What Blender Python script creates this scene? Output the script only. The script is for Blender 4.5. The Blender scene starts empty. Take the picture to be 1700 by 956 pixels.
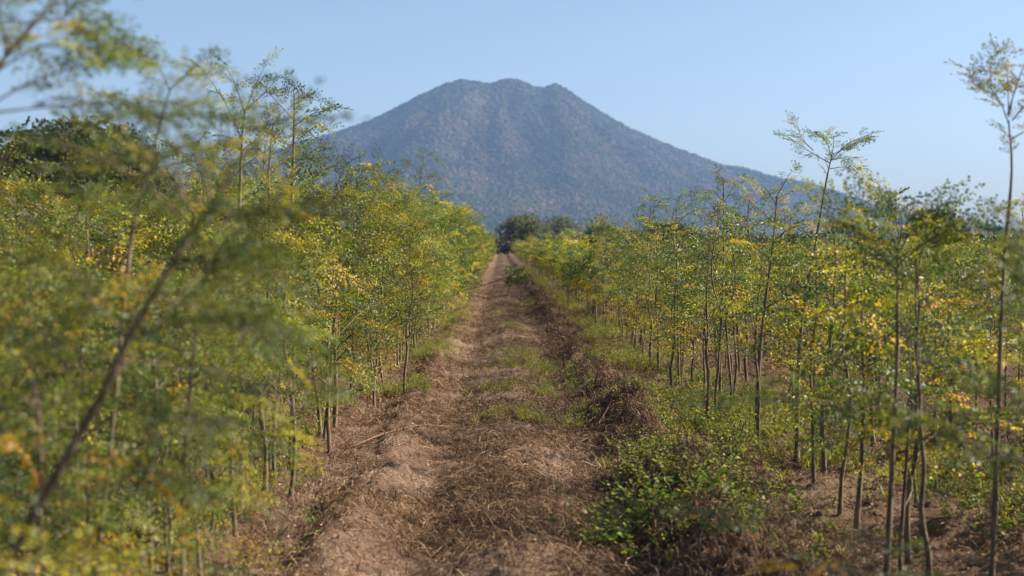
import bpy, math, random
import numpy as np
R = math.radians
SC = bpy.context.scene
COL = SC.collection

# ------------------------------------------------------------------ camera
FX = 2361.0                      # focal length in pixels of the 1700 px wide photograph
CAMH = 1.7
cam_d = bpy.data.cameras.new('camera'); cam = bpy.data.objects.new('camera', cam_d); COL.objects.link(cam)
cam_d.lens = 50; cam_d.sensor_width = 36; cam_d.clip_start = 0.05; cam_d.clip_end = 30000
cam.location = (0, 0, CAMH)
cam.rotation_euler = (R(90 - 1.77), 0, R(-0.437))
cam_d.dof.use_dof = True; cam_d.dof.focus_distance = 14.0; cam_d.dof.aperture_fstop = 2.2
SC.camera = cam
# ------------------------------------------------------------------ sky, sun, exposure
SUN_ELEV, SUN_AZ = R(34), R(84)   # azimuth measured clockwise from +Y (the view) towards +X (right)
w = bpy.data.worlds.new('World'); SC.world = w; w.use_nodes = True
nt = w.node_tree; nt.nodes.clear()
sky = nt.nodes.new('ShaderNodeTexSky'); sky.sky_type = 'NISHITA'; sky.sun_disc = False
sky.sun_elevation = SUN_ELEV; sky.sun_rotation = SUN_AZ; sky.air_density = 0.9; sky.dust_density = 1.6; sky.ozone_density = 2.0
bg = nt.nodes.new('ShaderNodeBackground'); bg.inputs['Strength'].default_value = 0.062
wo = nt.nodes.new('ShaderNodeOutputWorld')
nt.links.new(sky.outputs[0], bg.inputs['Color']); nt.links.new(bg.outputs[0], wo.inputs['Surface'])
sd = bpy.data.lights.new('sun', 'SUN'); sun = bpy.data.objects.new('sun', sd); COL.objects.link(sun)
sd.energy = 5.0; sd.angle = R(0.5); sd.color = (1.0, 0.91, 0.78)
sun.rotation_euler = (R(90) - SUN_ELEV, 0, -SUN_AZ + math.pi)
SC.view_settings.view_transform = 'Standard'; SC.view_settings.look = 'None'
SC.view_settings.exposure = 1.38; SC.view_settings.gamma = 1.0
SC.cycles.max_bounces = 7; SC.cycles.diffuse_bounces = 3; SC.cycles.glossy_bounces = 1
SC.cycles.transmission_bounces = 4; SC.cycles.transparent_max_bounces = 4; SC.cycles.volume_bounces = 0
SC.cycles.use_denoising = True

# ------------------------------------------------------------------ helpers
def W(px, py, d):
    """point at distance d (along the path) seen at photo pixel px, py"""
    return np.array([(px - 832) / FX * d, d, CAMH + (405 - py) / FX * d])

def h2(ix, iy, s):
    n = (ix.astype(np.int64) * 374761393 + iy.astype(np.int64) * 668265263 + s * 982451653) & 0xffffffff
    n = ((n ^ (n >> 13)) * 1274126177) & 0xffffffff
    n = ((n ^ (n >> 16)) * 2246822519) & 0xffffffff
    return ((n ^ (n >> 15)) & 0xffffff) / float(0xffffff)

def vn(x, y, s=0):
    x = np.asarray(x, float); y = np.asarray(y, float)
    ix = np.floor(x); iy = np.floor(y); fx = x - ix; fy = y - iy
    fx = fx * fx * (3 - 2 * fx); fy = fy * fy * (3 - 2 * fy)
    a = h2(ix, iy, s); b = h2(ix + 1, iy, s); c = h2(ix, iy + 1, s); d = h2(ix + 1, iy + 1, s)
    return (a * (1 - fx) + b * fx) * (1 - fy) + (c * (1 - fx) + d * fx) * fy

def fbm(x, y, s=0, o=4, g=0.5):
    t = 0; a = 1; n = 0
    for k in range(o):
        t = t + a * vn(x, y, s + 17 * k); n += a; a *= g
        x = x * 2.03 + 11.3; y = y * 2.03 + 5.7
    return t / n

def sstep(a, b, x):
    t = np.clip((x - a) / (b - a), 0, 1); return t * t * (3 - 2 * t)

def build_mesh(name, V, F, mats, attr=None, midx=None, smooth=False):
    """V (n,3); F (m,4) quads; attr = per-vertex float 'tint'"""
    me = bpy.data.meshes.new(name)
    V = np.ascontiguousarray(V, np.float32); F = np.ascontiguousarray(F, np.int32)
    me.vertices.add(len(V)); me.vertices.foreach_set('co', V.ravel())
    k = F.shape[1]
    me.loops.add(F.size); me.loops.foreach_set('vertex_index', F.ravel())
    me.polygons.add(len(F)); me.polygons.foreach_set('loop_start', np.arange(0, F.size, k, dtype=np.int32))
    me.polygons.foreach_set('loop_total', np.full(len(F), k, np.int32))
    if smooth: me.polygons.foreach_set('use_smooth', np.ones(len(F), bool))
    for m in (mats if isinstance(mats, (list, tuple)) else [mats]): me.materials.append(m)
    if midx is not None: me.polygons.foreach_set('material_index', np.ascontiguousarray(midx, np.int32))
    if attr is not None:
        a = me.attributes.new('tint', 'FLOAT', 'POINT'); a.data.foreach_set('value', np.ascontiguousarray(attr, np.float32))
    me.update(calc_edges=True); me.validate()
    return me

class Acc:
    def __init__(s): s.V = []; s.F = []; s.T = []; s.n = 0
    def add(s, V, F, t=0.0):
        V = np.asarray(V, float); F = np.asarray(F, int)
        s.V.append(V); s.F.append(F + s.n); s.n += len(V)
        s.T.append(np.full(len(V), t) if np.isscalar(t) else np.asarray(t, float))
    def get(s):
        if not s.V: return np.zeros((0, 3)), np.zeros((0, 4), int), np.zeros(0)
        return np.concatenate(s.V), np.concatenate(s.F), np.concatenate(s.T)
    def mesh(s, name, mat, smooth=False):
        V, F, T = s.get(); return build_mesh(name, V, F, mat, T, smooth=smooth)

def link(name, data, parent=None, loc=None):
    o = bpy.data.objects.new(name, data); COL.objects.link(o)
    if parent is not None: o.parent = parent
    if loc is not None: o.location = loc
    return o
def tag(o, label=None, cat=None, group=None, kind=None):
    if label: o['label'] = label
    if cat: o['category'] = cat
    if group: o['group'] = group
    if kind: o['kind'] = kind
    return o

def tube(pts, rad, sides=6, cap=True):
    P = np.asarray(pts, float); n = len(P); rad = np.broadcast_to(rad, (n,)).astype(float)
    T = np.gradient(P, axis=0); T /= np.linalg.norm(T, axis=1)[:, None] + 1e-9
    up = np.array([0, 0, 1.0]) if abs(T[0, 2]) < 0.8 else np.array([1.0, 0, 0])
    A = np.cross(T, up); A /= np.linalg.norm(A, axis=1)[:, None] + 1e-9; B = np.cross(T, A)
    th = np.arange(sides) / sides * 2 * math.pi
    V = (P[:, None, :] + rad[:, None, None] * (A[:, None, :] * np.cos(th)[None, :, None] + B[:, None, :] * np.sin(th)[None, :, None])).reshape(-1, 3)
    i = np.arange(n - 1)[:, None] * sides; j = np.arange(sides)[None, :]; j2 = (j + 1) % sides
    F = np.stack([i + j, i + j2, i + sides + j2, i + sides + j], -1).reshape(-1, 4)
    return V, F

def smooth_path(pts, n):
    P = np.asarray(pts, float); t = np.linspace(0, 1, len(P)); u = np.linspace(0, 1, n)
    if len(P) < 3: return np.stack([np.interp(u, t, P[:, k]) for k in range(3)], 1)
    # Catmull-Rom
    Q = np.concatenate([[2 * P[0] - P[1]], P, [2 * P[-1] - P[-2]]]); out = []
    for a in u * (len(P) - 1):
        k = min(int(a), len(P) - 2); f = a - k; p0, p1, p2, p3 = Q[k:k + 4]
        out.append(0.5 * ((2 * p1) + (-p0 + p2) * f + (2 * p0 - 5 * p1 + 4 * p2 - p3) * f * f + (-p0 + 3 * p1 - 3 * p2 + p3) * f ** 3))
    return np.array(out)

# ------------------------------------------------------------------ materials
def newmat(name):
    m = bpy.data.materials.new(name); m.use_nodes = True; m.node_tree.nodes.clear()
    return m, m.node_tree
def ramp(nt, stops, fac=None):
    r = nt.nodes.new('ShaderNodeValToRGB'); e = r.color_ramp.elements
    while len(e) < len(stops): e.new(0.5)
    for k, (p, c) in enumerate(stops): e[k].position = p; e[k].color = (*c, 1)
    if fac is not None: nt.links.new(fac, r.inputs[0])
    return r
def node(nt, t, **kw):
    n = nt.nodes.new(t)
    for k, v in kw.items():
        if k in n.inputs: n.inputs[k].default_value = v
        else: setattr(n, k, v)
    return n

def leaf_material(name, stops, trans=0.42, tcol=(1.25, 1.3, 0.5), rough=0.5, spec=0.35, hue_var=0.25):
    m, nt = newmat(name)
    at = node(nt, 'ShaderNodeAttribute', attribute_name='tint')
    r = ramp(nt, stops, at.outputs['Fac'])
    oi = node(nt, 'ShaderNodeObjectInfo')
    mr = node(nt, 'ShaderNodeMapRange'); mr.inputs['To Min'].default_value = 1 - hue_var; mr.inputs['To Max'].default_value = 1 + hue_var
    nt.links.new(oi.outputs['Random'], mr.inputs['Value'])
    mul = node(nt, 'ShaderNodeVectorMath', operation='SCALE'); nt.links.new(r.outputs[0], mul.inputs[0]); nt.links.new(mr.outputs[0], mul.inputs['Scale'])
    p = node(nt, 'ShaderNodeBsdfPrincipled', Roughness=rough); p.inputs['Specular IOR Level'].default_value = spec
    nt.links.new(mul.outputs[0], p.inputs['Base Color'])
    tr = node(nt, 'ShaderNodeBsdfTranslucent')
    m2 = node(nt, 'ShaderNodeVectorMath', operation='MULTIPLY'); m2.inputs[1].default_value = tcol
    nt.links.new(mul.outputs[0], m2.inputs[0]); nt.links.new(m2.outputs[0], tr.inputs['Color'])
    mx = node(nt, 'ShaderNodeMixShader'); mx.inputs[0].default_value = trans
    nt.links.new(p.outputs[0], mx.inputs[1]); nt.links.new(tr.outputs[0], mx.inputs[2])
    o = node(nt, 'ShaderNodeOutputMaterial'); nt.links.new(mx.outputs[0], o.inputs['Surface'])
    return m

STEM = (0.16, 0.10, 0.055)
LEAF = leaf_material('leaf_sapling', [(0.0, STEM), (0.05, (0.024, 0.052, 0.018)), (0.28, (0.070, 0.112, 0.025)),
                                      (0.48, (0.138, 0.178, 0.030)), (0.66, (0.25, 0.26, 0.032)), (0.84, (0.52, 0.40, 0.022)),
                                      (0.93, (0.52, 0.25, 0.02)), (1.0, (0.26, 0.14, 0.06))], trans=0.38, tcol=(1.15, 1.3, 0.45), rough=0.42, spec=0.45, hue_var=0.28)
WEED = leaf_material('leaf_weed', [(0.0, (0.10, 0.13, 0.045)), (0.1, (0.075, 0.14, 0.024)), (0.45, (0.17, 0.25, 0.040)),
                                   (0.75, (0.32, 0.29, 0.060)), (1.0, (0.40, 0.28, 0.10))], trans=0.45)
DARKLEAF = leaf_material('leaf_evergreen', [(0.0, (0.015, 0.028, 0.010)), (0.5, (0.030, 0.045, 0.014)), (0.85, (0.060, 0.070, 0.022)), (1.0, (0.12, 0.075, 0.035))], trans=0.15)
DUSTLEAF = leaf_material('leaf_dusty', [(0.0, (0.05, 0.062, 0.030)), (0.5, (0.085, 0.095, 0.045)), (1.0, (0.13, 0.13, 0.06))], trans=0.3)
STRAW = leaf_material('straw', [(0.0, (0.050, 0.032, 0.022)), (0.35, (0.125, 0.070, 0.038)), (0.7, (0.26, 0.155, 0.080)), (1.0, (0.46, 0.33, 0.19))], trans=0.1, tcol=(1, 1, 1), rough=0.7, spec=0.2)
CROWNFAR = None

def bark_material():
    m, nt = newmat('bark')
    tc = node(nt, 'ShaderNodeTexCoord')
    mp = node(nt, 'ShaderNodeMapping'); mp.inputs['Scale'].default_value = (60, 60, 9); nt.links.new(tc.outputs['Object'], mp.inputs[0])
    n = node(nt, 'ShaderNodeTexNoise', Scale=1.0, Detail=4.0); nt.links.new(mp.outputs[0], n.inputs['Vector'])
    r = ramp(nt, [(0.30, (0.060, 0.042, 0.028)), (0.5, (0.125, 0.092, 0.058)), (0.72, (0.225, 0.18, 0.115))], n.outputs[0])
    p = node(nt, 'ShaderNodeBsdfPrincipled', Roughness=0.75); p.inputs['Specular IOR Level'].default_value = 0.25
    b = node(nt, 'ShaderNodeBump', Strength=0.5, Distance=0.004); nt.links.new(n.outputs[0], b.inputs['Height'])
    nt.links.new(r.outputs[0], p.inputs['Base Color']); nt.links.new(b.outputs[0], p.inputs['Normal'])
    o = node(nt, 'ShaderNodeOutputMaterial'); nt.links.new(p.outputs[0], o.inputs['Surface'])
    return m
BARK = bark_material()

def ground_material():
    m, nt = newmat('dry_soil'); L = nt.links.new
    g = node(nt, 'ShaderNodeNewGeometry')
    at = node(nt, 'ShaderNodeAttribute', attribute_name='tint')     # 0 bare soil .. 1 littered with dark dead plants
    n1 = node(nt, 'ShaderNodeTexNoise', Scale=1.3, Detail=6.0, Roughness=0.65); L(g.outputs['Position'], n1.inputs['Vector'])
    n2 = node(nt, 'ShaderNodeTexNoise', Scale=22.0, Detail=5.0, Roughness=0.7); L(g.outputs['Position'], n2.inputs['Vector'])
    n3 = node(nt, 'ShaderNodeTexNoise', Scale=110.0, Detail=3.0, Roughness=0.7); L(g.outputs['Position'], n3.inputs['Vector'])
    c1 = ramp(nt, [(0.3, (0.135, 0.085, 0.056)), (0.52, (0.215, 0.142, 0.097)), (0.75, (0.30, 0.210, 0.148))], n1.outputs[0])
    c2 = ramp(nt, [(0.32, (0.50, 0.46, 0.44)), (0.5, (0.95, 0.93, 0.92)), (0.75, (1.2, 1.18, 1.12))], n2.outputs[0])
    mu = node(nt, 'ShaderNodeMix', data_type='RGBA', blend_type='MULTIPLY'); mu.inputs[0].default_value = 0.85
    L(c1.outputs[0], mu.inputs[6]); L(c2.outputs[0], mu.inputs[7])
    # litter
    n4 = node(nt, 'ShaderNodeTexNoise', Scale=45.0, Detail=4.0, Roughness=0.75); L(g.outputs['Position'], n4.inputs['Vector'])
    c4 = ramp(nt, [(0.33, (0.035, 0.022, 0.014)), (0.5, (0.11, 0.068, 0.040)), (0.66, (0.25, 0.155, 0.088))], n4.outputs[0])
    mf = node(nt, 'ShaderNodeMath', operation='MULTIPLY_ADD'); mf.inputs[1].default_value = 1.5; L(at.outputs['Fac'], mf.inputs[0])
    sb = node(nt, 'ShaderNodeMath', operation='MULTIPLY_ADD'); sb.inputs[1].default_value = 1.6; sb.inputs[2].default_value = -1.05; L(n2.outputs[0], sb.inputs[0]); L(sb.outputs[0], mf.inputs[2])
    mf.use_clamp = True
    mx = node(nt, 'ShaderNodeMix', data_type='RGBA'); L(mf.outputs[0], mx.inputs[0]); L(mu.outputs[2], mx.inputs[6]); L(c4.outputs[0], mx.inputs[7])
    p = node(nt, 'ShaderNodeBsdfPrincipled', Roughness=0.95); p.inputs['Specular IOR Level'].default_value = 0.1
    L(mx.outputs[2], p.inputs['Base Color'])
    ad = node(nt, 'ShaderNodeMath', operation='MULTIPLY_ADD'); ad.inputs[1].default_value = 0.35; L(n3.outputs[0], ad.inputs[0]); L(n2.outputs[0], ad.inputs[2])
    b = node(nt, 'ShaderNodeBump', Strength=0.9, Distance=0.05); L(ad.outputs[0], b.inputs['Height']); L(b.outputs[0], p.inputs['Normal'])
    o = node(nt, 'ShaderNodeOutputMaterial'); L(p.outputs[0], o.inputs['Surface'])
    return m
GROUND = ground_material()

def simple_mat(name, col, rough=0.9, scale=8.0, var=0.35):
    m, nt = newmat(name)
    tc = node(nt, 'ShaderNodeTexCoord'); n = node(nt, 'ShaderNodeTexNoise', Scale=scale, Detail=4.0); nt.links.new(tc.outputs['Object'], n.inputs['Vector'])
    r = ramp(nt, [(0.3, tuple(c * (1 - var) for c in col)), (0.7, tuple(c * (1 + var) for c in col))], n.outputs[0])
    p = node(nt, 'ShaderNodeBsdfPrincipled', Roughness=rough); p.inputs['Specular IOR Level'].default_value = 0.15
    nt.links.new(r.outputs[0], p.inputs['Base Color'])
    o = node(nt, 'ShaderNodeOutputMaterial'); nt.links.new(p.outputs[0], o.inputs['Surface'])
    return m

def mountain_material():
    m, nt = newmat('mountain_slope'); L = nt.links.new
    g = node(nt, 'ShaderNodeNewGeometry')
    n1 = node(nt, 'ShaderNodeTexNoise', Scale=0.004, Detail=6.0, Roughness=0.6); L(g.outputs['Position'], n1.inputs['Vector'])
    n2 = node(nt, 'ShaderNodeTexNoise', Scale=0.06, Detail=3.0, Roughness=0.7); L(g.outputs['Position'], n2.inputs['Vector'])
    a = node(nt, 'ShaderNodeMath', operation='MULTIPLY_ADD'); a.inputs[1].default_value = 0.6; L(n2.outputs[0], a.inputs[0])
    L(n1.outputs[0], a.inputs[2])
    r = ramp(nt, [(0.62, (0.030, 0.036, 0.018)), (0.8, (0.045, 0.046, 0.023)), (0.98, (0.08, 0.062, 0.038))], a.outputs[0])
    p = node(nt, 'ShaderNodeBsdfPrincipled', Roughness=1.0); p.inputs['Specular IOR Level'].default_value = 0.0
    L(r.outputs[0], p.inputs['Base Color'])
    o = node(nt, 'ShaderNodeOutputMaterial'); L(p.outputs[0], o.inputs['Surface'])
    return m
def canopy_material():
    m, nt = newmat('forest_crowns'); L = nt.links.new
    oi = node(nt, 'ShaderNodeObjectInfo'); g = node(nt, 'ShaderNodeNewGeometry')
    n1 = node(nt, 'ShaderNodeTexNoise', Scale=0.005, Detail=5.0, Roughness=0.65); L(g.outputs['Position'], n1.inputs['Vector'])
    a = node(nt, 'ShaderNodeMath', operation='MULTIPLY_ADD'); a.inputs[1].default_value = 0.28; L(oi.outputs['Random'], a.inputs[0]); L(n1.outputs[0], a.inputs[2])
    r = ramp(nt, [(0.42, (0.016, 0.026, 0.011)), (0.58, (0.032, 0.044, 0.017)), (0.72, (0.062, 0.052, 0.028)), (0.92, (0.13, 0.080, 0.050))], a.outputs[0])
    p = node(nt, 'ShaderNodeBsdfPrincipled', Roughness=1.0); p.inputs['Specular IOR Level'].default_value = 0.0
    L(r.outputs[0], p.inputs['Base Color'])
    o = node(nt, 'ShaderNodeOutputMaterial'); L(p.outputs[0], o.inputs['Surface'])
    return m

# ------------------------------------------------------------------ ground
def berm_x(y): return 1.22 + 0.16 * (vn(y * 0.35, 0 * y, 5) - 0.5)
def ground_z(x, y):
    x = np.asarray(x, float); y = np.asarray(y, float)
    near = np.exp(-np.abs(y - 10) / 120.0)
    z = 0.03 * (fbm(x * 0.35, y * 0.12, 1, 3) - 0.5)
    # left lip of the track, right berm of scraped-up litter, ruts between
    lip = -0.95 + 0.22 * (vn(y * 0.8, 0 * y, 6) - 0.5) + 0.12 * (vn(y * 2.7, 0 * y, 16) - 0.5)
    z = z + 0.065 * np.exp(-((x - lip) / 0.17) ** 2) * (0.35 + 0.9 * fbm(x * 1.2, y * 1.2, 7, 3))
    z = z - 0.05 * np.exp(-((x + 1.25) / 0.18) ** 2)
    bx = berm_x(y); lump = fbm(x * 0.9, y * 0.9, 8, 3)
    z = z + np.exp(-((x - bx) / 0.27) ** 2) * (0.02 + 0.15 * sstep(0.42, 0.75, lump))
    z = z + 0.17 * np.exp(-(((x - 1.38) / 0.20) ** 2 + ((y - 14.0) / 0.42) ** 2)) + 0.15 * np.exp(-(((x - 1.18) / 0.17) ** 2 + ((y - 16.0) / 0.5) ** 2))
    z = z + 0.16 * np.exp(-(((x - 1.25) / 0.33) ** 2 + ((y - 9.9) / 0.7) ** 2))
    z = z - 0.055 * np.exp(-((x + 0.48) / 0.22) ** 2) - 0.06 * np.exp(-((x - 0.68) / 0.22) ** 2) + 0.03 * np.exp(-((x - 0.1) / 0.22) ** 2)
    # humps around the planting rows
    trk = 1 - sstep(0.75, 1.15, np.abs(x - 0.12))
    z = z + 0.09 * (1 - 0.85 * trk) * (fbm(x * 2.2, y * 2.2, 2, 3) - 0.5) * near * 1.6 + 0.03 * trk * (fbm(x * 3.0, y * 0.45, 22, 3) - 0.5)
    z = z + 0.045 * (1 - 0.55 * trk) * (fbm(x * 6, y * 6, 3, 3) - 0.5) * near * 1.7 + 0.02 * (fbm(x * 2.6 + 7, y * 1.7, 13, 3) - 0.5) * near + 0.028 * (fbm(x * 12 + 3, y * 12, 14, 2) - 0.5) * near
    cl = fbm(x * 16, y * 16, 4, 2)
    z = z + 0.030 * sstep(0.58, 0.85, cl) * near
    z = z + 0.06 * np.maximum(0, fbm(x * 3.1, y * 3.1, 9, 2) - 0.62) * 4 * (np.abs(x - 0.2) > 0.9) * near
    return z
def litter(x, y):
    x = np.asarray(x, float); y = np.asarray(y, float)
    a = 0.95 * np.exp(-((x - berm_x(y) + 0.02) / 0.36) ** 2) * sstep(0.2, 0.5, fbm(x * 0.7, y * 0.5, 30, 2))
    b = sstep(0.40, 0.58, fbm(x * 1.1, y * 0.7, 31, 4)) * 0.85
    c = 0.35 * (np.abs(x - 0.2) > 1.6)
    return np.clip(np.maximum(a, b) + c + 0.12 + 0.25 * sstep(18, 45, y), 0, 1)

def build_ground():
    xs = list(np.arange(-4.2, 4.6, 0.033)); step = 0.033
    x = xs[-1]
    while x < 5600: step *= 1.13; x += step; xs.append(x)
    x = xs[0]; step = 0.033
    while x > -5600: step *= 1.13; x -= step; xs.insert(0, x)
    ys = list(np.arange(-30, 4.0, 0.5)); y = 4.0
    while y < 6200:
        ys.append(y); y += max(0.03, y * y * 0.00038) if y < 300 else y * 0.1
    X, Y = np.meshgrid(np.array(xs), np.array(ys)); Z = ground_z(X, Y)
    n, k = X.shape
    V = np.stack([X, Y, Z], -1).reshape(-1, 3)
    i = np.arange(n - 1)[:, None] * k; j = np.arange(k - 1)[None, :]
    F = np.stack([i + j, i + j + 1, i + k + j + 1, i + k + j], -1).reshape(-1, 4)
    me = build_mesh('ground', V, F, GROUND, litter(X, Y).ravel(), smooth=True)
    return tag(link('ground', me), 'dry reddish brown soil of the track and the field', None, kind='structure')
build_ground()

# ------------------------------------------------------------------ mountain
SIL = [(-1200, 396), (-600, 380), (-200, 345), (100, 305), (250, 289), (340, 280), (416, 266), (470, 246), (498, 233), (530, 226), (556, 218), (600, 204), (650, 182), (690, 160),
       (720, 147), (742, 137), (765, 131), (790, 134), (814, 138), (832, 132), (850, 128), (868, 134), (885, 142), (902, 144), (920, 137), (932, 141),
       (948, 152), (970, 167), (1000, 185), (1030, 203), (1060, 217), (1100, 235), (1150, 253), (1200, 272), (1235, 276), (1290, 292), (1340, 300),
       (1380, 317), (1450, 338), (1550, 360), (1700, 380), (2100, 396), (2600, 404)]
YR = 4600.0
SX = np.array([(p[0] - 832) / FX * YR for p in SIL]); SZ = np.array([1.7 + (405 - p[1]) / FX * YR - 6 for p in SIL])
def mount_z(X, Y):
    # the ridge line, falling away concavely towards the plain on both sides, with spurs and gullies
    h = np.interp(X, SX, SZ); D = 900 + 2.3 * h
    t = np.where(Y < YR, (YR - Y) / D, (Y - YR) / (D * 0.9)); tt = np.clip(t, 0, 1)
    prof = (1 - tt) ** 1.55
    phi = np.arctan2(X - 40, np.abs(Y - YR - 350) + 1.0); rad = np.hypot(X - 40, Y - YR - 350)
    rg = 1 - 2 * np.abs(fbm(phi * 4.2 + 3, rad / 1500.0, 40, 3) - 0.5) * 2; spur = 0.55 * (rg - 0.62) + 0.5 * (fbm(phi * 9 + 1, rad / 500.0, 43, 3) - 0.5)
    z = h * prof * (1 + 0.62 * spur * np.clip(tt * 3.5, 0, 1) * (1 - tt)) + 60 * (fbm(X / 260, Y / 260, 41, 4) - 0.5) * np.clip(tt * 8, 0, 1) * (1 - tt)
    return z - 6 * (t > 1) - 3
MOUNT = mountain_material(); CANOPY = canopy_material()
def build_mountain():
    xs = np.arange(-3800, 3500, 16.0); ys = np.arange(2500, 6100, 18.0)
    X, Y = np.meshgrid(xs, ys); Z = mount_z(X, Y); n, k = X.shape
    i = np.arange(n - 1)[:, None] * k; j = np.arange(k - 1)[None, :]
    F = np.stack([i + j, i + j + 1, i + k + j + 1, i + k + j], -1).reshape(-1, 4)
    me = build_mesh('mountain', np.stack([X, Y, Z], -1).reshape(-1, 3), F, MOUNT, smooth=True)
    return tag(link('mountain', me), 'broad wooded mountain with three low summits', None, kind='structure')
build_mountain()

# ------------------------------------------------------------------ scattering by geometry nodes (stuff only)
def scatter(name, pts, rot, scl, protos, label):
    me = bpy.data.meshes.new(name); n = len(pts)
    me.vertices.add(n); me.vertices.foreach_set('co', np.ascontiguousarray(pts, np.float32).ravel())
    for nm, ty, dat in (('rot', 'FLOAT_VECTOR', rot), ('scl', 'FLOAT', scl)):
        a = me.attributes.new(nm, ty, 'POINT'); a.data.foreach_set('vector' if ty == 'FLOAT_VECTOR' else 'value', np.ascontiguousarray(dat, np.float32).ravel())
    a = me.attributes.new('pick', 'INT', 'POINT'); a.data.foreach_set('value', np.random.RandomState(5).randint(0, len(protos), n).astype(np.int32))
    me.update()
    o = link(name, me); tag(o, label, kind='stuff')
    pc = bpy.data.collections.new(name + '_kinds')
    for k, pm in enumerate(protos): pc.objects.link(bpy.data.objects.new(f'{name}_kind', pm))
    ng = bpy.data.node_groups.new(name, 'GeometryNodeTree')
    ng.interface.new_socket('Geometry', in_out='INPUT', socket_type='NodeSocketGeometry'); ng.interface.new_socket('Geometry', in_out='OUTPUT', socket_type='NodeSocketGeometry')
    N = ng.nodes; gi = N.new('NodeGroupInput'); go = N.new('NodeGroupOutput'); iop = N.new('GeometryNodeInstanceOnPoints'); ci = N.new('GeometryNodeCollectionInfo')
    ci.inputs['Collection'].default_value = pc; ci.inputs['Separate Children'].default_value = True; ci.inputs['Reset Children'].default_value = True
    def na(nm, ty):
        q = N.new('GeometryNodeInputNamedAttribute'); q.data_type = ty; q.inputs['Name'].default_value = nm
        return [s for s in q.outputs if s.name == 'Attribute' and s.enabled][0]
    Lk = ng.links.new
    Lk(gi.outputs[0], iop.inputs['Points']); Lk(ci.outputs[0], iop.inputs['Instance']); iop.inputs['Pick Instance'].default_value = True
    Lk(na('pick', 'INT'), iop.inputs['Instance Index']); Lk(na('rot', 'FLOAT_VECTOR'), iop.inputs['Rotation']); Lk(na('scl', 'FLOAT'), iop.inputs['Scale'])
    Lk(iop.outputs[0], go.inputs[0])
    md = o.modifiers.new('scatter', 'NODES'); md.node_group = ng
    return o

def blob_mesh(seed, sub=2):
    import bmesh
    rs = np.random.RandomState(seed); bm = bmesh.new(); bmesh.ops.create_icosphere(bm, subdivisions=sub, radius=1.0)
    for v in bm.verts:
        c = v.co; f = 0.75 + 0.5 * rs.rand(); v.co = c * f; v.co.z = v.co.z * 0.75 + 0.35
    me = bpy.data.meshes.new('forest_crown'); bm.to_mesh(me); bm.free(); me.materials.append(CANOPY); return me
def build_forest():
    rs = np.random.RandomState(11)
    n = 110000
    u = rs.rand(n); Y = 2700 + (YR + 60 - 2700) * u; X = (rs.rand(n) * 2 - 1) * 0.50 * Y
    Z = mount_z(X, Y); keep = Z > -1.0
    # crowns along the very crest so that the skyline is ragged
    m = 2600; Xc = np.linspace(-2000, 2300, m) + rs.randn(m) * 4; Yc = YR + rs.randn(m) * 14; Zc = mount_z(Xc, Yc)
    # scrub on the plain at the foot
    k = 16000; yp = 330 * (2800 / 330) ** rs.rand(k); xp = (rs.rand(k) * 2 - 1) * 0.55 * yp
    P = np.concatenate([np.stack([X, Y, Z], 1)[keep], np.stack([Xc, Yc, Zc], 1), np.stack([xp, yp, 0 * xp], 1)])
    s = np.concatenate([(3.2 + 4.2 * rs.rand(n) ** 2)[keep], 4 + 4 * rs.rand(m), 1.2 + 2.6 * rs.rand(k) ** 1.5 + 1.5 * (yp > 1200)])
    rot = np.stack([0 * s, 0 * s, rs.rand(len(s)) * 6.28], 1)
    scatter('distant_forest', P, rot, s, [blob_mesh(k) for k in range(5)], 'dense dry woodland covering the mountain slopes and the plain at its foot')
build_forest()

# ------------------------------------------------------------------ leaf sprays and saplings
def leaflets(C, D, N, L, Wd, curl=0.25):
    """hexagonal folded leaflets: centres base C, directions D, normals N, length L, width Wd"""
    S = np.cross(D, N); S /= np.linalg.norm(S, axis=1)[:, None] + 1e-9
    N = np.cross(S, D)
    L = L[:, None]; Wd = Wd[:, None]
    b = C; t = C + D * L - N * L * 0.12
    l1 = C + D * L * 0.35 - S * Wd * 0.5 + N * Wd * curl; l2 = C + D * L * 0.75 - S * Wd * 0.42 + N * Wd * curl
    r1 = C + D * L * 0.35 + S * Wd * 0.5 + N * Wd * curl; r2 = C + D * L * 0.75 + S * Wd * 0.42 + N * Wd * curl
    V = np.stack([b, l1, l2, t, r2, r1], 1).reshape(-1, 3)
    i = np.arange(len(C))[:, None] * 6
    F = np.concatenate([i + np.array([[0, 3, 2, 1]]), i + np.array([[0, 5, 4, 3]])], 0)
    return V, F

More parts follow.
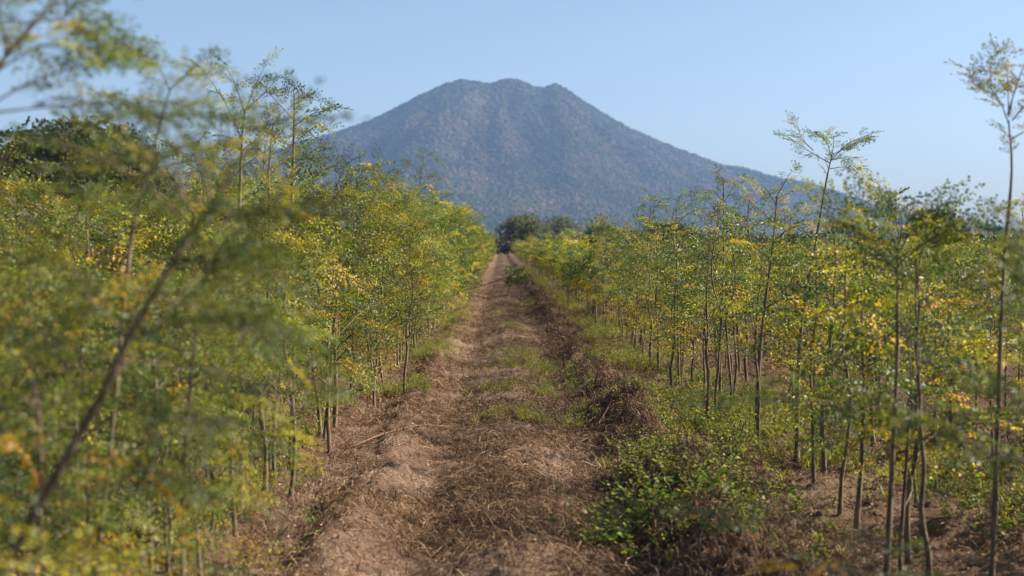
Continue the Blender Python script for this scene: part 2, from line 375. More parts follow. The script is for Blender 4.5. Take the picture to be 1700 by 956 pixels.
def make_spray(seed, pairs=6, per=4, lf=0.016, coarse=False):
    """one compound leaf along +X in the XY plane, unit length 0.30 m; returns V,F,kind (0 stem, 1 leaflet id)"""
    rs = np.random.RandomState(seed); L = 0.30; A = Acc()
    x = np.linspace(0, 1, 7); rach = np.stack([x * L, 0.02 * np.sin(x * 3 + seed), 0.03 * np.sin(x * 2.2) - 0.05 * x ** 2], 1)
    if not coarse:
        V, F = tube(rach, np.linspace(0.0016, 0.0006, 7), 3); A.add(V, F, 0.0)
    C = []; D = []; ln = []
    for k in range(pairs + 1):
        t = 0.22 + 0.78 * k / pairs; p = np.array([np.interp(t, x, rach[:, c]) for c in range(3)])
        for s in ((-1, 1) if k < pairs else (0,)):
            a = s * R(58 - 18 * t + rs.randn() * 7); pl = L * (0.46 - 0.25 * t) * (0.85 + 0.3 * rs.rand()) if s else L * 0.2
            d = np.array([math.cos(a), math.sin(a), -0.15 + 0.18 * rs.randn()]); d /= np.linalg.norm(d)
            q = np.array([-d[1], d[0], 0.0])
            if not coarse:
                V, F = tube(np.array([p, p + d * pl * 0.5, p + d * pl - np.array([0, 0, .006])]), [0.0009, .0007, .0004], 3); A.add(V, F, 0.0)
            m = max(2, int(round(per * pl / (L * 0.38)))) if not coarse else 2
            for i in range(m):
                u = (i + 0.6) / m; b = p + d * pl * u
                for s2 in (-1, 1):
                    if rs.rand() < 0.10: continue
                    C.append(b); e = d * 0.5 + s2 * q * 0.85 + np.array([0, 0, -0.25 + 0.35 * rs.randn()]); D.append(e / np.linalg.norm(e)); ln.append(lf * (0.75 + 0.5 * rs.rand()))
            C.append(p + d * pl); D.append(d); ln.append(lf * 1.1)
    C = np.array(C); D = np.array(D); ln = np.array(ln)
    N = np.array([0, 0, 1.0]) + 0.75 * rs.randn(len(C), 3); N /= np.linalg.norm(N, axis=1)[:, None]
    V, F = leaflets(C, D, N, ln, ln * 0.66); A.add(V, F, np.repeat(1.0 + rs.rand(len(C)), 6))
    return A.get()
SPRAYS = [make_spray(k, 5, 3, lf=0.020) for k in range(7)]
FINE = [make_spray(80 + k, 6, 4, lf=0.0155) for k in range(7)]
BIG = [make_spray(60 + k, 4, 3, lf=0.026) for k in range(6)]
COARSE = [make_spray(30 + k, 5, 3, lf=0.032, coarse=True) for k in range(4)]

def place_sprays(A, items, rs, lib, yellow=0.12, base=0.34):
    """items: list of (pos, azimuth, elevation, scale)"""
    zz = [q[0][2] for q in items]; z0, z1 = min(zz), max(zz)
    for (p, az, el, s) in items:
        V, F, T = lib[rs.randint(len(lib))]
        tilt = rs.randn() * 0.7
        ca, sa, ce, se = math.cos(az), math.sin(az), math.cos(el), math.sin(el)
        ex = np.array([ca * ce, sa * ce, se]); ey0 = np.array([-sa, ca, 0]); ez0 = np.cross(ex, ey0)
        ey = ey0 * math.cos(tilt) + ez0 * math.sin(tilt); ez = np.cross(ex, ey)
        Vw = (V[:, :1] * ex + V[:, 1:2] * ey + V[:, 2:] * ez) * s + p
        u = rs.rand()
        if u < yellow * (1.7 - 1.3 * (p[2] - z0) / (z1 - z0 + 1e-6)): c = 0.70 + 0.26 * rs.rand(); sp = 0.10
        else: c = base + 0.22 * rs.randn(); sp = 0.13
        t = np.where(T < 0.5, 0.0, np.clip(c + (T - 1.5) * sp, 0.04, 1.0))
        # single yellowed leaflets within a green spray
        jj = (T * 7919.13) % 1.0; t = np.where((T > 0.5) & (jj < yellow * 0.10), 0.72 + 0.2 * ((T * 311.7) % 1.0), t)
        A.add(Vw, F, t)

def grow(seed, H=2.2, start=0.35, nb=11, reach=0.6, r0=0.021, sprays=4, lib=None, yellow=0.12, base=0.34, lean=0.0, sscale=1.0, wob=0.05, sides=7, forks=True, trunk_pts=None, low=0):
    """returns (trunk Acc, [branch Accs], crown Acc)"""
    rs = np.random.RandomState(seed); lib = lib or SPRAYS
    if trunk_pts is None:
        n = 9; t = np.linspace(0, 1, n)
        dx = np.cumsum(rs.randn(n)) * wob * 0.5; dy = np.cumsum(rs.randn(n)) * wob * 0.5; dx -= dx[0]; dy -= dy[0]
        la = rs.rand() * 6.28
        P = np.stack([dx + lean * H * t * math.cos(la), dy + lean * H * t * math.sin(la), H * t], 1); P[0, 2] = -0.08
        P = smooth_path(P, 16)
    else:
        P = smooth_path(trunk_pts, 18); H = P[-1, 2]
    n = len(P); tt = np.linspace(0, 1, n)
    rad = r0 * (1 - 0.80 * tt ** 0.9) * (1 + 0.10 * rs.randn(n)); rad[0] *= 1.35
    T = Acc(); V, F = tube(P, rad, sides); T.add(V, F)
    def at(t): return np.array([np.interp(t, tt, P[:, c]) for c in range(3)]), float(np.interp(t, tt, rad))
    B = []; items = []
    az = rs.rand() * 6.28
    for k in range(nb):
        t = start + (0.97 - start) * ((k + rs.rand() * 0.8) / nb); az += 2.4 + rs.randn() * 0.5
        p, r = at(t); f = (t - start) / (1 - start)
        L = reach * (1.05 - 0.55 * f) * (0.6 + 0.65 * rs.rand())
        el = R(25 + 30 * rs.rand() + 15 * f)
        d = np.array([math.cos(az) * math.cos(el), math.sin(az) * math.cos(el), math.sin(el)])
        side = np.array([-math.sin(az), math.cos(az), 0]) * rs.randn() * 0.12
        Q = np.array([p, p + d * L * 0.33, p + d * L * 0.66 + side * L - np.array([0, 0, 0.05 * L]), p + d * L + side * 2 * L - np.array([0, 0, 0.20 * L])])
        Q = smooth_path(Q, 7)
        a = Acc(); V, F = tube(Q, np.linspace(max(0.0035, r * 0.55), 0.0018, 7), 4); a.add(V, F)
        m = max(1, int(round(sprays * (0.6 + 0.8 * rs.rand()) * (0.5 + L / reach * 0.6))))
        for i in range(m):
            u = 0.30 + 0.70 * (i + rs.rand() * 0.6) / m; q = np.array([np.interp(u, np.linspace(0, 1, 7), Q[:, c]) for c in range(3)])
            items.append((q, az + (1 if i % 2 else -1) * R(25 + 50 * rs.rand()), R(-35 + 70 * rs.rand()), sscale * (0.65 + 0.55 * rs.rand())))
        items.append((Q[-1], az + rs.randn() * 0.25, R(5 + 20 * rs.rand()), sscale * (0.7 + 0.4 * rs.rand())))
        B.append(a)
    for k in range(5):      # tuft at the leader
        q, r = at(1.0 - 0.045 * k); items.append((q, rs.rand() * 6.28, R(20 + 45 * rs.rand()), sscale * (0.55 + 0.35 * rs.rand())))
    for k in range(low):    # small leaves straight on the stem
        q, r = at(0.12 + (start) * rs.rand()); items.append((q, rs.rand() * 6.28, R(10 + 40 * rs.rand()), sscale * (0.35 + 0.35 * rs.rand())))
    C = Acc(); place_sprays(C, items, rs, lib, yellow, base)
    return T, B, C

def merge(accs):
    A = Acc()
    for a in accs:
        V, F, t = a.get()
        if len(V): A.add(V, F, t)
    return A

def sapling_thing(seed, label, group, **kw):
    T, B, C = grow(seed, **kw)
    root = bpy.data.objects.new('sapling', None); COL.objects.link(root); root.empty_display_size = 0.2
    tag(root, label, 'sapling', group)
    link('trunk', merge([T] + B).mesh('trunk', BARK, True), root); link('crown', C.mesh('crown', LEAF), root)
    return root

# prototypes: bushy (left), airy (right), yellowing, sparse
KINDS = []
def kind(adj, side, seed, **kw):
    T, B, C = grow(seed, **kw)
    KINDS.append(dict(adj=adj, side=side, H=kw.get('H', 2.2), trunk=merge([T] + B).mesh('trunk', BARK, True), crown=C.mesh('crown', LEAF)))
for s in range(9):
    kind('bushy green', 'L', 100 + s, H=1.85 + 0.06 * s, start=0.27, nb=18, reach=0.68, sprays=5, lib=FINE, yellow=0.12, base=0.42 + 0.06 * (s % 3), low=7, r0=0.018, wob=0.07)
for s in range(3):
    kind('yellow-leaved', 'L', 120 + s, H=1.85, start=0.20, nb=15, reach=0.60, sprays=5, lib=FINE, yellow=0.30, base=0.45, low=6, r0=0.020, wob=0.07)
for s in range(3):
    kind('low bushy', 'L', 140 + s, H=1.75, start=0.10, nb=19, reach=0.66, sprays=5, lib=FINE, yellow=0.08, base=0.40, low=10, r0=0.020, wob=0.07)
for s in range(4):
    kind('tall sparse', 'L', 130 + s, H=2.3 + 0.1 * s, start=0.40, nb=10, reach=0.50, sprays=2, yellow=0.12, base=0.36, low=3, r0=0.021, lean=0.04, lib=BIG, sscale=0.75)
for s in range(8):
    kind('leafy green', 'R', 200 + s, H=1.45 + 0.05 * s, start=0.42, nb=8, reach=0.34, sprays=2, yellow=0.10, base=0.36, low=2, r0=0.017, wob=0.035)
for s in range(4):
    kind('yellow-leaved', 'R', 220 + s, H=1.40, start=0.28, nb=9, reach=0.38, sprays=2, yellow=0.34, base=0.48, low=6, r0=0.015, wob=0.035)
for s in range(5):
    kind('thin sparse', 'R', 230 + s, H=1.80 + 0.07 * s, start=0.42, nb=8, reach=0.34, sprays=2, yellow=0.12, base=0.34, low=3, r0=0.018, lib=BIG, sscale=0.7, lean=0.04)
KL = [k for k in KINDS if k['side'] == 'L']; KR = [k for k in KINDS if k['side'] == 'R']

# ------------------------------------------------------------------ the singled-out saplings of the photograph
def feature(label, trunk_px, d, branches_px, seed, sprays=5, sscale=0.8, r0=0.02, yellow=0.1, base=0.36, extra=0, start=0.8, foot=None, reach=0.35, tint2=None, lib=None):
    lib = lib or BIG
    base_pt = W(*trunk_px[0], d); pts = [W(a, b, d) for a, b in trunk_px]
    if pts[0][2] > 0.05:      # run the stem on down to the soil
        f = foot if foot is not None else pts[0][0]
        pts = [np.array([f, d, float(ground_z(f, d)) - 0.08])] + ([np.array([(f + pts[0][0]) / 2 + 0.02, d, pts[0][2] * 0.5])] if pts[0][2] > 0.6 else []) + pts
    else: pts[0][2] = float(ground_z(pts[0][0], d)) - 0.08
    o = pts[0].copy(); o[2] = float(ground_z(o[0], o[1])); rs = np.random.RandomState(seed)
    rel = [p - o for p in pts]
    T, B, C = grow(seed, trunk_pts=rel, nb=extra, start=start, reach=reach, sprays=2, lib=lib, r0=r0, yellow=yellow, base=base, sscale=sscale)
    root = bpy.data.objects.new('sapling', None); COL.objects.link(root); root.location = o; root.empty_display_size = 0.2
    tag(root, label, 'sapling', 'saplings standing out from the planted rows')
    link('trunk', merge([T] + B).mesh('trunk', BARK, True), root)
    items = []
    for bp in branches_px:
        P = [W(a, b, d) - o for a, b in bp]
        dep = rs.randn() * 0.16
        for i, p in enumerate(P): p[1] += dep * i / max(1, len(P) - 1)
        Q = smooth_path(P, 9); a = Acc(); V, F = tube(Q, np.linspace(max(0.003, r0 * 0.2), 0.0014, 9), 5); a.add(V, F)
        link('branch', a.mesh('branch', BARK, True), root)
        m = sprays; u9 = np.linspace(0, 1, 9)
        for i in range(m):
            u = 0.22 + 0.78 * (i + 0.5 * rs.rand()) / m; q = np.array([np.interp(u, u9, Q[:, c]) for c in range(3)])
            q2 = np.array([np.interp(min(1, u + 0.1), u9, Q[:, c]) for c in range(3)]) - np.array([np.interp(u - 0.1, u9, Q[:, c]) for c in range(3)])
            az = math.atan2(q2[1], q2[0]); el = math.atan2(q2[2], math.hypot(q2[0], q2[1]))
            items.append((q, az + (1 if i % 2 else -1) * R(20 + 45 * rs.rand()), el * 0.5 + R(rs.randn() * 10), sscale * (0.55 + 0.45 * rs.rand())))
        items.append((Q[-1], az, el * 0.7, sscale * 0.8))
    place_sprays(C, items, rs, lib, yellow if tint2 is None else tint2, base)
    link('crown', C.mesh('crown', LEAF), root)
    return root
FEAT_XY = []
def F_(label, tp, d, br, seed, **kw):
    r = feature(label, tp, d, br, seed, **kw); FEAT_XY.append((r.location.x, r.location.y)); return r

F_('tall slim sapling right of the track topped by a flat wide crown against the sky', [(1325, 772), (1330, 560), (1352, 420), (1370, 310), (1380, 260)], 11.0,
   [[(1376, 270), (1350, 250), (1318, 222)], [(1350, 250), (1330, 230), (1322, 205)], [(1380, 262), (1372, 235), (1355, 222)], [(1380, 262), (1388, 235), (1390, 218)],
    [(1380, 265), (1410, 238), (1446, 222)], [(1381, 258), (1405, 245), (1440, 230)], [(1378, 280), (1410, 277), (1446, 293)], [(1380, 265), (1405, 262), (1430, 272)]], 1, sprays=8, sscale=0.45, r0=0.021, base=0.34)
F_('tallest sapling at the right edge with a brownish open crown high in the sky', [(1652, 1020), (1660, 760), (1668, 460), (1680, 290), (1674, 200)], 6.6,
   [[(1674, 205), (1650, 160), (1606, 125)], [(1672, 190), (1655, 140), (1640, 100)], [(1674, 195), (1672, 140), (1668, 102)], [(1676, 190), (1690, 150), (1712, 130)],
    [(1660, 175), (1635, 150), (1622, 110)], [(1680, 230), (1705, 212), (1740, 190)], [(1680, 200), (1700, 175), (1725, 165)]], 2, sprays=8, sscale=0.5, r0=0.017, base=0.45, yellow=0.35)
F_('near right sapling with straight pale stem and broad blurred green crown', [(1472, 1022), (1483, 820), (1492, 600), (1491, 420)], 6.5,
   [[(1491, 430), (1450, 370), (1400, 322)], [(1491, 420), (1470, 370), (1440, 330)], [(1491, 415), (1500, 370), (1490, 335)], [(1491, 420), (1530, 370), (1560, 335)],
    [(1491, 430), (1560, 390), (1640, 350)], [(1491, 440), (1540, 400), (1600, 365)], [(1491, 450), (1450, 410), (1420, 365)]], 3, sprays=9, sscale=0.72, r0=0.020, base=0.38, yellow=0.05)
F_('forked leaning sapling beside the flat-crowned one, bent to the right', [(1366, 745), (1372, 640), (1415, 560), (1445, 480), (1482, 425)], 11.8,
   [[(1415, 560), (1440, 545), (1480, 540)], [(1445, 480), (1425, 450), (1400, 440)], [(1482, 425), (1500, 400), (1530, 395)]], 4, sprays=4, sscale=0.6, r0=0.016, yellow=0.3, base=0.5, extra=4, start=0.4)
F_('orange-tinged sapling with a rounded airy crown right of the track', [(1258, 722), (1262, 600), (1272, 500), (1284, 400), (1290, 325)], 12.7,
   [[(1286, 370), (1260, 345), (1240, 330)], [(1290, 325), (1300, 300), (1305, 285)], [(1286, 380), (1315, 355), (1345, 345)], [(1290, 340), (1270, 310), (1255, 300)],
    [(1284, 400), (1320, 375), (1352, 372)], [(1280, 430), (1245, 405), (1225, 400)], [(1290, 330), (1320, 315), (1335, 310)]], 5, sprays=4, sscale=0.6, r0=0.024, yellow=0.42, base=0.5, extra=6, start=0.45)
F_('straight thin-topped sapling rising alone above the right rows', [(1196, 672), (1198, 560), (1202, 430), (1201, 330), (1201, 300)], 15.2,
   [[(1201, 335), (1185, 318), (1166, 315)], [(1201, 310), (1210, 300), (1222, 302)], [(1202, 385), (1220, 370), (1248, 365)], [(1201, 300), (1195, 292), (1190, 286)]], 6, sprays=3, sscale=0.5, r0=0.019, yellow=0.3, base=0.42, extra=4, start=0.4)
F_('slender spreading sapling over the dark round tree right of the track', [(1128, 640), (1126, 520), (1124, 420), (1122, 335)], 17.0,
   [[(1122, 350), (1100, 335), (1082, 328)], [(1122, 335), (1135, 322), (1150, 322)], [(1124, 370), (1150, 350), (1185, 345)], [(1124, 380), (1100, 365), (1078, 362)]], 7, sprays=4, sscale=0.6, r0=0.018, yellow=0.1, base=0.38, extra=7, start=0.35)
F_('feathery high sapling left of the track, its pale crown forked in two', [(398, 420), (400, 320), (404, 230), (408, 185)], 9.0,
   [[(404, 235), (375, 170), (340, 118)], [(408, 190), (400, 150), (388, 120)], [(408, 190), (425, 150), (445, 115)], [(403, 250), (440, 215), (470, 175)], [(408, 185), (440, 160), (462, 140)],
    [(402, 280), (430, 262), (455, 245)], [(400, 310), (372, 280), (350, 265)]], 8, sprays=5, sscale=0.55, r0=0.021, base=0.40, yellow=0.1, foot=-1.66)
F_('high sapling with horizontal tiers of leaves left of the mountain', [(486, 360), (488, 270), (490, 200), (490, 160)], 10.6,
   [[(490, 210), (520, 190), (550, 183)], [(490, 175), (505, 160), (525, 165)], [(490, 200), (465, 170), (450, 150)], [(490, 165), (488, 152), (486, 146)],
    [(489, 240), (520, 215), (540, 212)], [(489, 250), (462, 225), (440, 222)], [(488, 280), (520, 262), (548, 262)]], 9, sprays=5, sscale=0.55, r0=0.021, base=0.36, yellow=0.1, foot=-1.58)
F_('thin dark-stemmed sapling poking above the left row before the mountain', [(688, 420), (692, 350), (700, 290), (704, 255)], 26.0,
   [[(698, 300), (712, 292), (730, 296)], [(704, 262), (715, 258), (728, 268)], [(700, 290), (688, 278), (680, 270)], [(694, 345), (712, 330), (732, 322)], [(692, 360), (680, 345), (668, 338)]], 10, sprays=4, sscale=0.75, r0=0.022, base=0.5, yellow=0.15, foot=-1.5)
F_('large blurred leaning sapling nearest the camera on the left, dark slanting stem', [(150, 690), (215, 560), (285, 440), (330, 375), (392, 285)], 3.3,
   [[(180, 640), (240, 540), (300, 450)], [(285, 440), (330, 430), (400, 440)], [(200, 600), (300, 620), (420, 660)], [(150, 690), (120, 620), (60, 560)], [(150, 690), (220, 780), (300, 820)], [(215, 560), (290, 540), (400, 520)], [(160, 680), (240, 680), (330, 700)], [(330, 375), (380, 360), (450, 350)],
    [(330, 375), (300, 300), (300, 230)], [(215, 560), (150, 500), (110, 430)], [(250, 490), (340, 520), (440, 580)]], 11, sprays=9, sscale=0.8, r0=0.016, base=0.36, lib=FINE, yellow=0.02, foot=-1.75, extra=4)
F_('blurred forked sapling in the top left corner with leaves against the sky', [(-60, 420), (-40, 250), (0, 120), (60, 40)], 3.6,
   [[(-40, 250), (60, 215), (190, 190)], [(-20, 180), (60, 130), (150, 95)], [(0, 120), (100, 90), (220, 110)], [(60, 40), (100, 30), (150, 60)], [(-40, 260), (80, 280), (220, 260)],
    [(-20, 190), (120, 170), (300, 160)], [(-50, 330), (80, 320), (200, 330)], [(20, 80), (20, 20), (30, -40)]], 12, sprays=10, sscale=0.6, r0=0.012, lib=SPRAYS, base=0.34, yellow=0.02, foot=-1.6, extra=4)

F_('bushy blurred fresh green sapling right of the slanting dark stem, leafy down to the soil', [(300, 900), (310, 700), (325, 560), (345, 450)], 4.6,
   [[(345, 450), (400, 430), (470, 470)], [(335, 510), (420, 500), (510, 545)], [(325, 560), (420, 580), (520, 640)], [(318, 640), (400, 660), (470, 730)], [(312, 700), (380, 740), (420, 810)], [(310, 720), (240, 740), (180, 800)],
    [(325, 580), (240, 580), (160, 630)], [(335, 500), (260, 480), (190, 500)], [(305, 800), (350, 850), (380, 900)], [(305, 800), (230, 840), (160, 890)], [(345, 450), (350, 400), (370, 350)]], 15, sprays=9, sscale=0.62, r0=0.015, base=0.42, yellow=0.04, foot=-1.06, lib=SPRAYS, extra=3)
F_('blurred pale feathery sapling in front of the dark evergreen tree', [(215, 430), (235, 330), (262, 230), (285, 150)], 4.9,
   [[(262, 230), (220, 180), (180, 150)], [(285, 150), (320, 125), (345, 110)], [(270, 200), (320, 190), (370, 200)], [(240, 310), (190, 270), (150, 250)], [(245, 290), (310, 265), (370, 270)], [(225, 380), (290, 340), (350, 335)],
    [(285, 150), (270, 110), (240, 90)]], 14, sprays=9, sscale=0.55, r0=0.013, base=0.40, yellow=0.04, foot=-1.5, lib=FINE)
F_('blurred sapling mostly beyond the right edge, its low dark branches reaching into the corner', [(1790, 1100), (1785, 900), (1780, 700), (1775, 560)], 4.3,
   [[(1782, 760), (1600, 690), (1400, 668), (1215, 655)], [(1780, 800), (1650, 745), (1500, 700)], [(1785, 980), (1500, 900), (1280, 860), (1100, 835)], [(1785, 1000), (1550, 960), (1330, 930)],
    [(1780, 650), (1700, 560), (1640, 470)], [(1778, 600), (1720, 470), (1690, 400)], [(1780, 720), (1680, 660), (1600, 610)]], 13, sprays=12, sscale=0.65, r0=0.014, base=0.20, yellow=0.02, foot=1.75)

# ------------------------------------------------------------------ the planted rows
rs = np.random.RandomState(77)
cand = []
def row(side, k, x0, y0, y1, dy):
    y = y0 + rs.rand() * dy; i = 0
    while y < y1:
        x = x0 + rs.randn() * 0.15
        if all((x - fx) ** 2 + (y - fy) ** 2 > 0.06 for fx, fy in FEAT_XY):
            if not (side == 'R' and y < 8.5 and 2.0 < x * 6.6 / y < 2.75 and y < 6.6): cand.append([side, k, x, y]); i += 1
        y += dy * (0.65 + 0.7 * rs.rand()) * (1 + y / 90.0)
for k in range(26):
    row('L', k, -1.48 - 0.8 * k, 1.4 if k == 0 else 2.2 + k * 1.6, 225, 0.46 if k < 3 else 0.75)
for k in range(60):
    row('R', k, 2.22 + 0.85 * k, 4.6 if k == 0 else 5.2 + max(0, k - 2) * 1.9, 225, 0.36 if k == 0 else (0.62 if k < 4 else 0.85))
def inview(x, y): return abs(x - 0.01 * y) < 0.37 * y + 0.7
outside = [c for c in cand if not inview(c[2], c[3]) and c[0] == 'R' and c[3] < 14 and c[2] < 0.37 * c[3] + 3.2]   # shade the near track
cand = [c for c in cand if inview(c[2], c[3]) and not (c[0] == 'R' and c[3] < 15 and h2(np.array(c[2] * 997), np.array(c[3] * 991), 3) < 0.10)]
def prio(c): return c[3] * (1 + 0.22 * c[1] if c[0] == 'L' else 1 + 0.05 * c[1])
cand.sort(key=prio)
NEAR, REST = cand[:280], cand[280:] + outside
ORD = ['first', 'second', 'third', 'fourth', 'fifth', 'sixth', 'seventh', 'eighth', 'ninth', 'tenth', 'eleventh', 'twelfth', 'thirteenth', 'fourteenth', 'fifteenth', 'sixteenth',
       'seventeenth', 'eighteenth', 'nineteenth', 'twentieth']
count = {}
for c in sorted(NEAR, key=lambda q: q[3]):
    side, k, x, y = c
    K = KL if side == 'L' else KR
    p = rs.rand()
    kd = K[rs.randint(len(K))]
    if side == 'R' and y < 9.5 and kd['adj'] == 'thin sparse': kd = KR[rs.randint(8)]
    if side == 'L' and y < 8 and kd['adj'] == 'tall sparse': kd = KL[rs.randint(9)]
    s = 0.88 + 0.28 * rs.rand()
    if side == 'R' and 9.5 < y < 26 and rs.rand() < 0.22: kd = KR[12 + rs.randint(5)]; s *= 1.08
    elif k > 0: s *= 0.90
    if side == 'L' and y < 5.6: kd = KL[12 + rs.randint(3)]
    elif kd['adj'] == 'low bushy': kd = KL[rs.randint(9)]
    if side == 'L' and y < 8: s = min(s, (1.38 + 0.22 * rs.rand()) / kd['H'])
    if side == 'L' and k > 0 and y < 30 and kd['adj'] == 'tall sparse': kd = KL[rs.randint(9)]; s = min(s, 0.9)
    if side == 'R': s = min(s, (1.52 + 0.045 * y) / kd['H'])
    z = float(ground_z(x, y))
    root = bpy.data.objects.new('sapling', None); COL.objects.link(root); root.empty_display_size = 0.2
    root.location = (x, y, z); root.rotation_euler = (0, 0, rs.rand() * 6.28); root.scale = (s, s, s)
    sd_ = 'left' if side == 'L' else 'right'
    i = count.get((side, k), 0); count[(side, k)] = i + 1
    if k < 3 and i < 20 :
        lab = f"{kd['adj']} sapling, {ORD[i]} from the camera in the {ORD[k]} row {sd_} of the track"
    else:
        band = 'near' if y < 12 else ('middle-distance' if y < 24 else 'far')
        if k < 3: lab = f"{kd['adj']} {band} sapling well along the {ORD[k]} row {sd_} of the track"
        else: lab = f"{kd['adj']} {band} sapling among the deeper rows {sd_} of the track"
    tag(root, lab, 'sapling', f"saplings planted in rows {sd_} of the track")
    link('trunk', kd['trunk'], root); link('crown', kd['crown'], root)

# the rest of the plantation: thousands of saplings, one object
def far_kind(seed, side, H, yellow, base):
    T, B, C = grow(seed, H=H, start=0.2 if side == 'L' else 0.38, nb=11 if side == 'L' else 9, reach=0.62 if side == 'L' else 0.5, sprays=4 if side == 'L' else 3, lib=COARSE, yellow=yellow, base=base, low=2, r0=0.016, sides=4, sscale=1.05)
    t = merge([T] + B); V1, F1, t1 = t.get(); V2, F2, t2 = C.get()
    return build_mesh('sapling', np.concatenate([V1, V2]), np.concatenate([F1, F2 + len(V1)]), [BARK, LEAF], np.concatenate([t1, t2]), np.concatenate([np.zeros(len(F1)), np.ones(len(F2))]))
FK = {'L': [far_kind(300 + s, 'L', 1.95 + 0.05 * s, 0.06 + 0.06 * (s % 4), 0.33 + 0.04 * (s % 4)) for s in range(7)], 'R': [far_kind(330 + s, 'R', 1.38 + 0.05 * s, 0.06 + 0.08 * (s % 4), 0.34 + 0.05 * (s % 4)) for s in range(8)]}
for side, nm, lb in (('L', 'sapling_field', 'the rest of the sapling plantation stretching away left of the track'), ('R', 'sapling_field', 'the rest of the sapling plantation stretching away right of the track')):
    q = np.array([(c[2], c[3]) for c in REST if c[0] == side]); n = len(q)
    s = (0.85 + 0.32 * rs.rand(n)) * np.where(np.abs(q[:, 0] - 0.2) > 2.4, 0.86, 1.0); s *= np.where(rs.rand(n) < 0.06, 1.25, 1.0) * (0.93 if side == 'R' else 1.0)
    scatter(nm, np.stack([q[:, 0], q[:, 1], ground_z(q[:, 0], q[:, 1])], 1), np.stack([0 * s, 0 * s, rs.rand(n) * 6.28], 1), s, FK[side], lb)
print('saplings', len(NEAR), 'field', len(REST))

# ------------------------------------------------------------------ distant trees
def big_tree(name, label, px, top, width, d, mat, seed, dens=900, leaf=0.32, trunk_h=0.35, flat=0.8, gap=0.35, group='trees beyond the plantation', cat='tree'):
    rs = np.random.RandomState(seed); c = W(px, top, d); Ht = c[2]; wd = 1.3 * width / FX * d
    root = bpy.data.objects.new(name, None); COL.objects.link(root); root.location = (c[0], d, 0); tag(root, label, cat, group)
    A = Acc(); n = 7; base = np.array([0, 0, -0.3]); top_t = np.array([rs.randn() * 0.05 * wd, 0, Ht * trunk_h])
    V, F = tube(smooth_path([base, top_t * 0.5 + rs.randn(3) * 0.02 * wd, top_t], 8), np.linspace(wd * 0.045, wd * 0.03, 8), 8); A.add(V, F)
    lobes = []
    for k in range(13):
        az = k * 2.4 + rs.randn() * 0.3; f = (k + 0.5) / 13; rr = wd * 0.36 * math.sqrt(f) * (0.8 + 0.4 * rs.rand()); zz = Ht * (trunk_h + (0.93 - trunk_h) * (1 - 0.65 * f ** 1.3 + rs.randn() * 0.06)) - 0.1 * Ht
        tip = np.array([rr * math.cos(az), rr * math.sin(az), max(zz, Ht * 0.22)]); mid = (top_t + tip) / 2 + np.array([0, 0, 0.06 * Ht])
        V, F = tube(smooth_path([top_t * 0.9, mid, tip], 6), np.linspace(wd * 0.02, wd * 0.004, 6), 5); A.add(V, F)
        lobes.append((tip, wd * (0.15 + 0.09 * rs.rand())))
    link('trunk', A.mesh('trunk', BARK, True), root)
    Cc = []; N = []
    for (p, r) in lobes:
        m = dens // 13 * 2; u = rs.randn(m, 3); u /= np.linalg.norm(u, axis=1)[:, None]; rad = r * (0.55 + 0.6 * rs.rand(m)) ; 
        keep = vn(u[:, 0] * 2.2 + p[0], u[:, 1] * 2.2 + u[:, 2] * 1.7 + p[2], seed) > gap
        q = p + u * rad[:, None] * np.array([1, 1, flat]); q[:, 2] = np.minimum(q[:, 2], Ht * 1.02); Cc.append(q[keep]); N.append(u[keep])
    Cc = np.concatenate(Cc); N = np.concatenate(N); N = N + 0.7 * rs.randn(*N.shape); N /= np.linalg.norm(N, axis=1)[:, None]
    D = np.cross(N, rs.randn(*N.shape)); D /= np.linalg.norm(D, axis=1)[:, None]
    ln = leaf * (0.6 + 0.8 * rs.rand(len(Cc))); V, F = leaflets(Cc, D, N, ln, ln * 0.7); C = Acc(); C.add(V, F, np.repeat(np.clip(0.5 + 0.25 * rs.randn(len(Cc)), 0, 1), 6))
    link('crown', C.mesh('crown', mat), root)
    return root
big_tree('tree', 'broad dark evergreen tree behind the near left saplings', 125, 208, 290, 92, DARKLEAF, 1, dens=9000, leaf=0.34, trunk_h=0.25, gap=0.22)
big_tree('tree', 'round dusty green tree standing at the far end of the track', 871, 356, 72, 262, DUSTLEAF, 2, dens=3000, leaf=0.36, trunk_h=0.32, gap=0.36)
big_tree('tree', 'smaller open-crowned tree right of the round tree at the track end', 930, 359, 64, 275, DUSTLEAF, 3, dens=1600, leaf=0.34, trunk_h=0.35, gap=0.42)
big_tree('bush', 'low dark bush left of the track end', 826, 400, 34, 245, DARKLEAF, 4, dens=1500, leaf=0.30, trunk_h=0.15, gap=0.15, cat='bush')
big_tree('bush', 'small dark bush right at the track end under the round tree', 851, 403, 26, 240, DARKLEAF, 5, dens=1200, leaf=0.28, trunk_h=0.15, gap=0.15, cat='bush')
big_tree('tree', 'half-hidden dark tree above the right rows near the track end', 998, 377, 60, 250, DARKLEAF, 6, dens=1800, leaf=0.32, gap=0.25)
big_tree('tree', 'dense dark round tree behind the right-hand saplings', 1112, 374, 82, 205, DARKLEAF, 7, dens=4000, leaf=0.32, trunk_h=0.2, gap=0.12)
big_tree('tree', 'dark tree seen between the blurred crowns far right', 1552, 352, 90, 190, DARKLEAF, 8, dens=4000, leaf=0.34, trunk_h=0.25, gap=0.2)
big_tree('tree', 'pale scrubby tree on the plain right of the half-hidden dark tree', 1052, 386, 50, 300, DUSTLEAF, 9, dens=1200, leaf=0.34, gap=0.4)

big_tree('bush', 'dark thicket between the two round trees at the track end', 902, 396, 46, 255, DARKLEAF, 10, dens=1500, leaf=0.30, trunk_h=0.15, gap=0.2, cat='bush')
